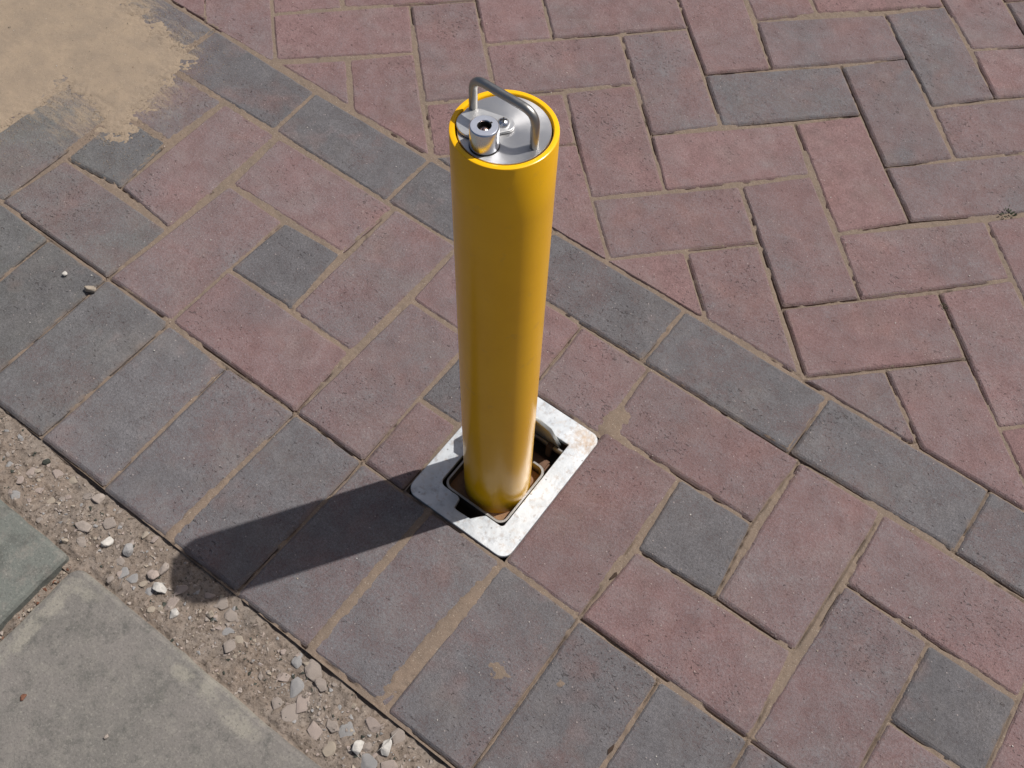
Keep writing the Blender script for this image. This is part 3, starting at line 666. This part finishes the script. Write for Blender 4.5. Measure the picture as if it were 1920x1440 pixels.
# ---------------------------------------------------------------- ground socket with its frame and lid
SX, SY = 652.0, 97.0                                  # centre of the frame plate
sock = link('ground_socket', None, None, None, (SX/1000, SY/1000, 0))
tag(sock, 'galvanised steel frame set in the blocks round the foot of the bollard, lid open', 'ground socket')
outer = rrect(582-SX, 2-SY, 722-SX, 192-SY, (13, 13, 12, 12))
inner = arc(615-SX, 40-SY, 8, 180, 270, 6)+[(633.5-SX, 32-SY), (637-SX, 30-SY), (639-SX, 18.5-SY), (643-SX, 17.5-SY), (661-SX, 18.5-SY), (668-SX, 27-SY), (673-SX, 32-SY)]+arc(692-SX, 36-SY, 4, 270, 360, 4)+[(696-SX, 161-SY), (607-SX, 161-SY)]
link('frame_plate', plate('frame_plate', [outer, inner], -.0045, .0012, .0007), m_galv, sock)
bm = bmesh.new()
for (a, b, c, d) in ((601, 12, 604, 167), (699, 12, 702, 167), (604, 12, 699, 15), (604, 164, 699, 167)):
    box(bm, (a-SX)/1000, (b-SY)/1000, -.053, (c-SX)/1000, (d-SY)/1000, -.0048)
bmesh_obj('pit_wall', bm, m_pit, sock)
bm = bmesh.new(); box(bm, (604.2-SX)/1000, (15.2-SY)/1000, -.053, (698.8-SX)/1000, (163.8-SY)/1000, -.049); bmesh_obj('pit_floor', bm, m_pit, sock)
so = rrect(609-SX, 34-SY, 694.5-SX, 122-SY, 11); si = rrect(612.2-SX, 37.2-SY, 691.3-SX, 118.8-SY, 8.5)
link('socket_tube', plate('socket_tube', [so, si], -.0488, -.0035, .0005), m_rim, sock)
# dirt inside the tube around the post
xs5 = np.arange(-40.0, 39.6, 1.5)/1000; ys5 = np.arange(-60.2, 21.8, 1.5)/1000; X5, Y5 = np.meshgrid(xs5, ys5, indexing='ij')
Z5 = -.0185+.0012*vn(X5+5, Y5+5, .02, 51)+.0008*vn(X5+5, Y5+5, .005, 52)
sdirt = link('socket_sand', grid_mesh('socket_sand', X5, Y5, Z5, np.ones(X5.shape, bool)), m_orange, sock); sdirt['kind'] = 'stuff'
# hinge rod, lugs and catch bracket in the open end of the pit
for x in (-38, 22):
    hb = bmesh.new(); box(hb, x/1000, .050, -.030, (x+7)/1000, .064, -.006); bmesh_obj('hinge_lug', hb, m_pit, sock, .001)
link('hinge_rod', tube('hinge_rod', [(-.044, .058, -.014), (0, .058, -.014), (.044, .058, -.014)], .004, 14), m_rim, sock)
hb = bmesh.new(); box(hb, .004, .028, -.048, .036, .046, -.026); bmesh_obj('catch_bracket', hb, plain('rust_brown', (.16, .085, .05), .7), sock, .003)
# the lid leans forward on the back of the post
lidme = plate('lid', [[(-39, 0), (36.5, 0), (36.5, 109), (22, 127), (-26, 127), (-39, 113)]], -.0022, .0022, .0006)
lid = link('lid', lidme, m_lid, sock, ((651-SX)/1000, (163.5-SY)/1000, -.0245))
lid.rotation_euler = (math.pi/2+.34, 0, 0)
lid['label'] = 'dull steel lid with clipped corners, tipped up behind the post'

# ---------------------------------------------------------------- bollard
bol = link('bollard', None, None, None, (.6544, .0790, -.020)); bol.rotation_euler = (.0019, -.0246, 0)
tag(bol, 'yellow cylindrical steel bollard with wire handle and lock on its top', 'bollard')
H = .562; R0 = .0380
rp = [(R0-.0042, .004), (R0-.0042, 0), (R0-.001, 0), (R0-.0002, .0006), (R0, .0016)]+[(R0, H*t) for t in (.1, .25, .5, .75, .9)]+[(R0, H-.0012), (R0-.0003, H-.0004), (R0-.001, H), (R0-.0036, H), (R0-.0041, H-.0004), (R0-.0044, H-.0010), (R0-.0044, H-.010)]
link('post', lathe('post', rp, 128), m_paint, bol)
link('dark_gap', lathe('dark_gap', [(R0-.0044, H-.0082), (.0, H-.0082)], 64), m_dark, bol).name = 'gap_shade'  # near-black disc puts the shade of the cap gap into its colour
cz = H-.0009
cap = link('cap_plate', lathe('cap_plate', [(0, 0), (.0322, 0), (.0324, -.0002), (.0325, -.0006), (.0325, -.0065)], 128), m_cap, bol, (0, 0, cz))
cap['label'] = 'round brushed steel plate recessed in the top'
def roundpath(pts, r, n=8):
    pts = [Vector(p) for p in pts]; out = [pts[0]]
    for i in range(1, len(pts)-1):
        a = (pts[i-1]-pts[i]).normalized(); b = (pts[i+1]-pts[i]).normalized(); A = pts[i]+a*r; B = pts[i]+b*r
        for k in range(n+1): t = k/n; out.append((1-t)**2*A+2*t*(1-t)*pts[i]+t*t*B)
    out.append(pts[-1]); return out
link('handle', tube('handle', roundpath([(-.0278, .0012, cz-.001), (-.0272, .0012, cz+.0298), (.0258, -.0012, cz+.0298), (.0258, -.0012, cz-.001)], .0105), .0031, 24), m_rod, bol)
# pear-shaped escutcheon held by one screw
def hull2(c1, r1, c2, r2_):
    pts = arc(c1[0], c1[1], r1, 0, 360, 64)[:-1]+arc(c2[0], c2[1], r2_, 0, 360, 40)[:-1]
    pts = sorted(set(pts)); h = []
    for seq in (pts, pts[::-1]):
        k = []
        for q in seq:
            while len(k) > 1 and (k[-1][0]-k[-2][0])*(q[1]-k[-2][1])-(k[-1][1]-k[-2][1])*(q[0]-k[-2][0]) <= 0: k.pop()
            k.append(q)
        h += k[:-1]
    return h
arm = link('lock_plate', plate('lock_plate', [hull2((-17.2, -9.2), 13.6, (-.6, 1.6), 6.6)], .0006, .0028, .0004), m_arm, bol, (0, 0, cz))
arm['label'] = 'pear-shaped flat steel lock plate'
scr = link('screw', lathe('screw', [(0, .0032), (.0014, .0031), (.0028, .0025), (.0039, .0014), (.0044, .0003), (.0044, -.0003)], 40), m_chrome, bol, (-.0020, .0016, cz+.0030))
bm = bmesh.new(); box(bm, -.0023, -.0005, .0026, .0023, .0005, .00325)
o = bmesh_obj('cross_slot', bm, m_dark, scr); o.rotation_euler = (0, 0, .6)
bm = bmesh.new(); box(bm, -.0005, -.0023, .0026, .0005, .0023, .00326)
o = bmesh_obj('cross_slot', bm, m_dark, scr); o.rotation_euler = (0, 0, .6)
lk = link('lock', lathe('lock', [(.0102, -.0028), (.0102, .0140), (.0100, .0146), (.0095, .0150), (.0074, .0150), (.0070, .0147), (.0066, .0147), (.0062, .0150), (.0050, .0150), (.0047, .0146), (.0047, .0085), (0, .0085)], 96), m_chrome, bol, (-.0018, -.0202, cz+.0028))
link('lock_contact_shade', lathe('lock_contact_shade', [(.0106, -.0027), (.0106, -.0021), (.0100, -.0019)], 64), m_dark, lk)  # added dark ring, painted shade where the lock meets its plate
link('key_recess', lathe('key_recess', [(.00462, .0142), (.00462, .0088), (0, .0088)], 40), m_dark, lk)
face = plate('lock_face', [arc(0, 0, 9.3, 0, 360, 64)[:-1], arc(0, 0, 4.9, 0, 360, 48)[:-1]], .01485, .01525, .00008); link('lock_face', face, make_metal('bluish_steel', (.62, .65, .74), .38, .7), lk)
link('core_pin', lathe('core_pin', [(.0, .0130), (.0012, .0129), (.0026, .0122), (.0031, .0112), (.0031, .0088)], 40), m_core, lk)
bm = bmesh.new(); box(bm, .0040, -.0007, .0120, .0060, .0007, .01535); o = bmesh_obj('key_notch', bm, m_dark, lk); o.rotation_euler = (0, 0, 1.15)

for (x, y, a, lab) in ((.826, .060, 1.35, 'dark soil crumb in the joint left of the grey half block near the bollard'), (.923, -.093, 1.45, 'dark brown crumb of soil in a joint at the bottom edge of the picture')):
    o = link('soil_crumb', stone_mesh(.0075, .0026, .0022, int(x*1000), 14), plain('dark_soil', (.055, .035, .025), .95), None, (x, y, -.0006)); o.rotation_euler = (0, 0, a)
    tag(o, lab, 'soil crumb', 'soil crumbs in the joints')
# ---------------------------------------------------------------- weed and moss in the joints at the right
m_leaf = plain('weed_leaf', (.030, .038, .016), .6); m_moss = plain('moss', (.030, .034, .014), .95)
def weed(name, x, y, n, size, mat, label, cat):
    V, F = [], []
    for k in range(n):
        a = rd.uniform(0, 6.3); r = size*rd.uniform(.1, 1); L = size*rd.uniform(.25, .5); wd = L*rd.uniform(.3, .5); z = rd.uniform(.0, size*.35); tilt = rd.uniform(-.2, .7)
        cx, cy = math.cos(a)*r*1.3*.7, math.sin(a)*r*.8; d = Vector((math.cos(a)*math.cos(tilt), math.sin(a)*math.cos(tilt), math.sin(tilt))); s = Vector((-math.sin(a), math.cos(a), .25))
        b = Vector((cx, cy, z)); b0 = len(V)
        V += [tuple(q) for q in (b, b+d*L*.4+s*wd*.5, b+d*L*.8+s*wd*.35, b+d*L, b+d*L*.8-s*wd*.35, b+d*L*.4-s*wd*.5, b+d*L*.45+Vector((0, 0, -.1*wd)))]
        F += [(b0, b0+6, b0+1), (b0+6, b0+2, b0+1), (b0+6, b0+3, b0+2), (b0, b0+5, b0+6), (b0+5, b0+4, b0+6), (b0+6, b0+4, b0+3)]
    o = link(name, mesh(name, V, F), mat, None, (x, y, .0)); tag(o, label, cat); return o
weed('weed', .974, .823, 26, .0125, m_leaf, 'small dark green weed growing in a joint of the red blocks at the right edge', 'weed')
weed('moss_tuft', .968, .623, 40, .0050, m_moss, 'tiny olive moss tuft in a joint right of the bollard', 'moss')
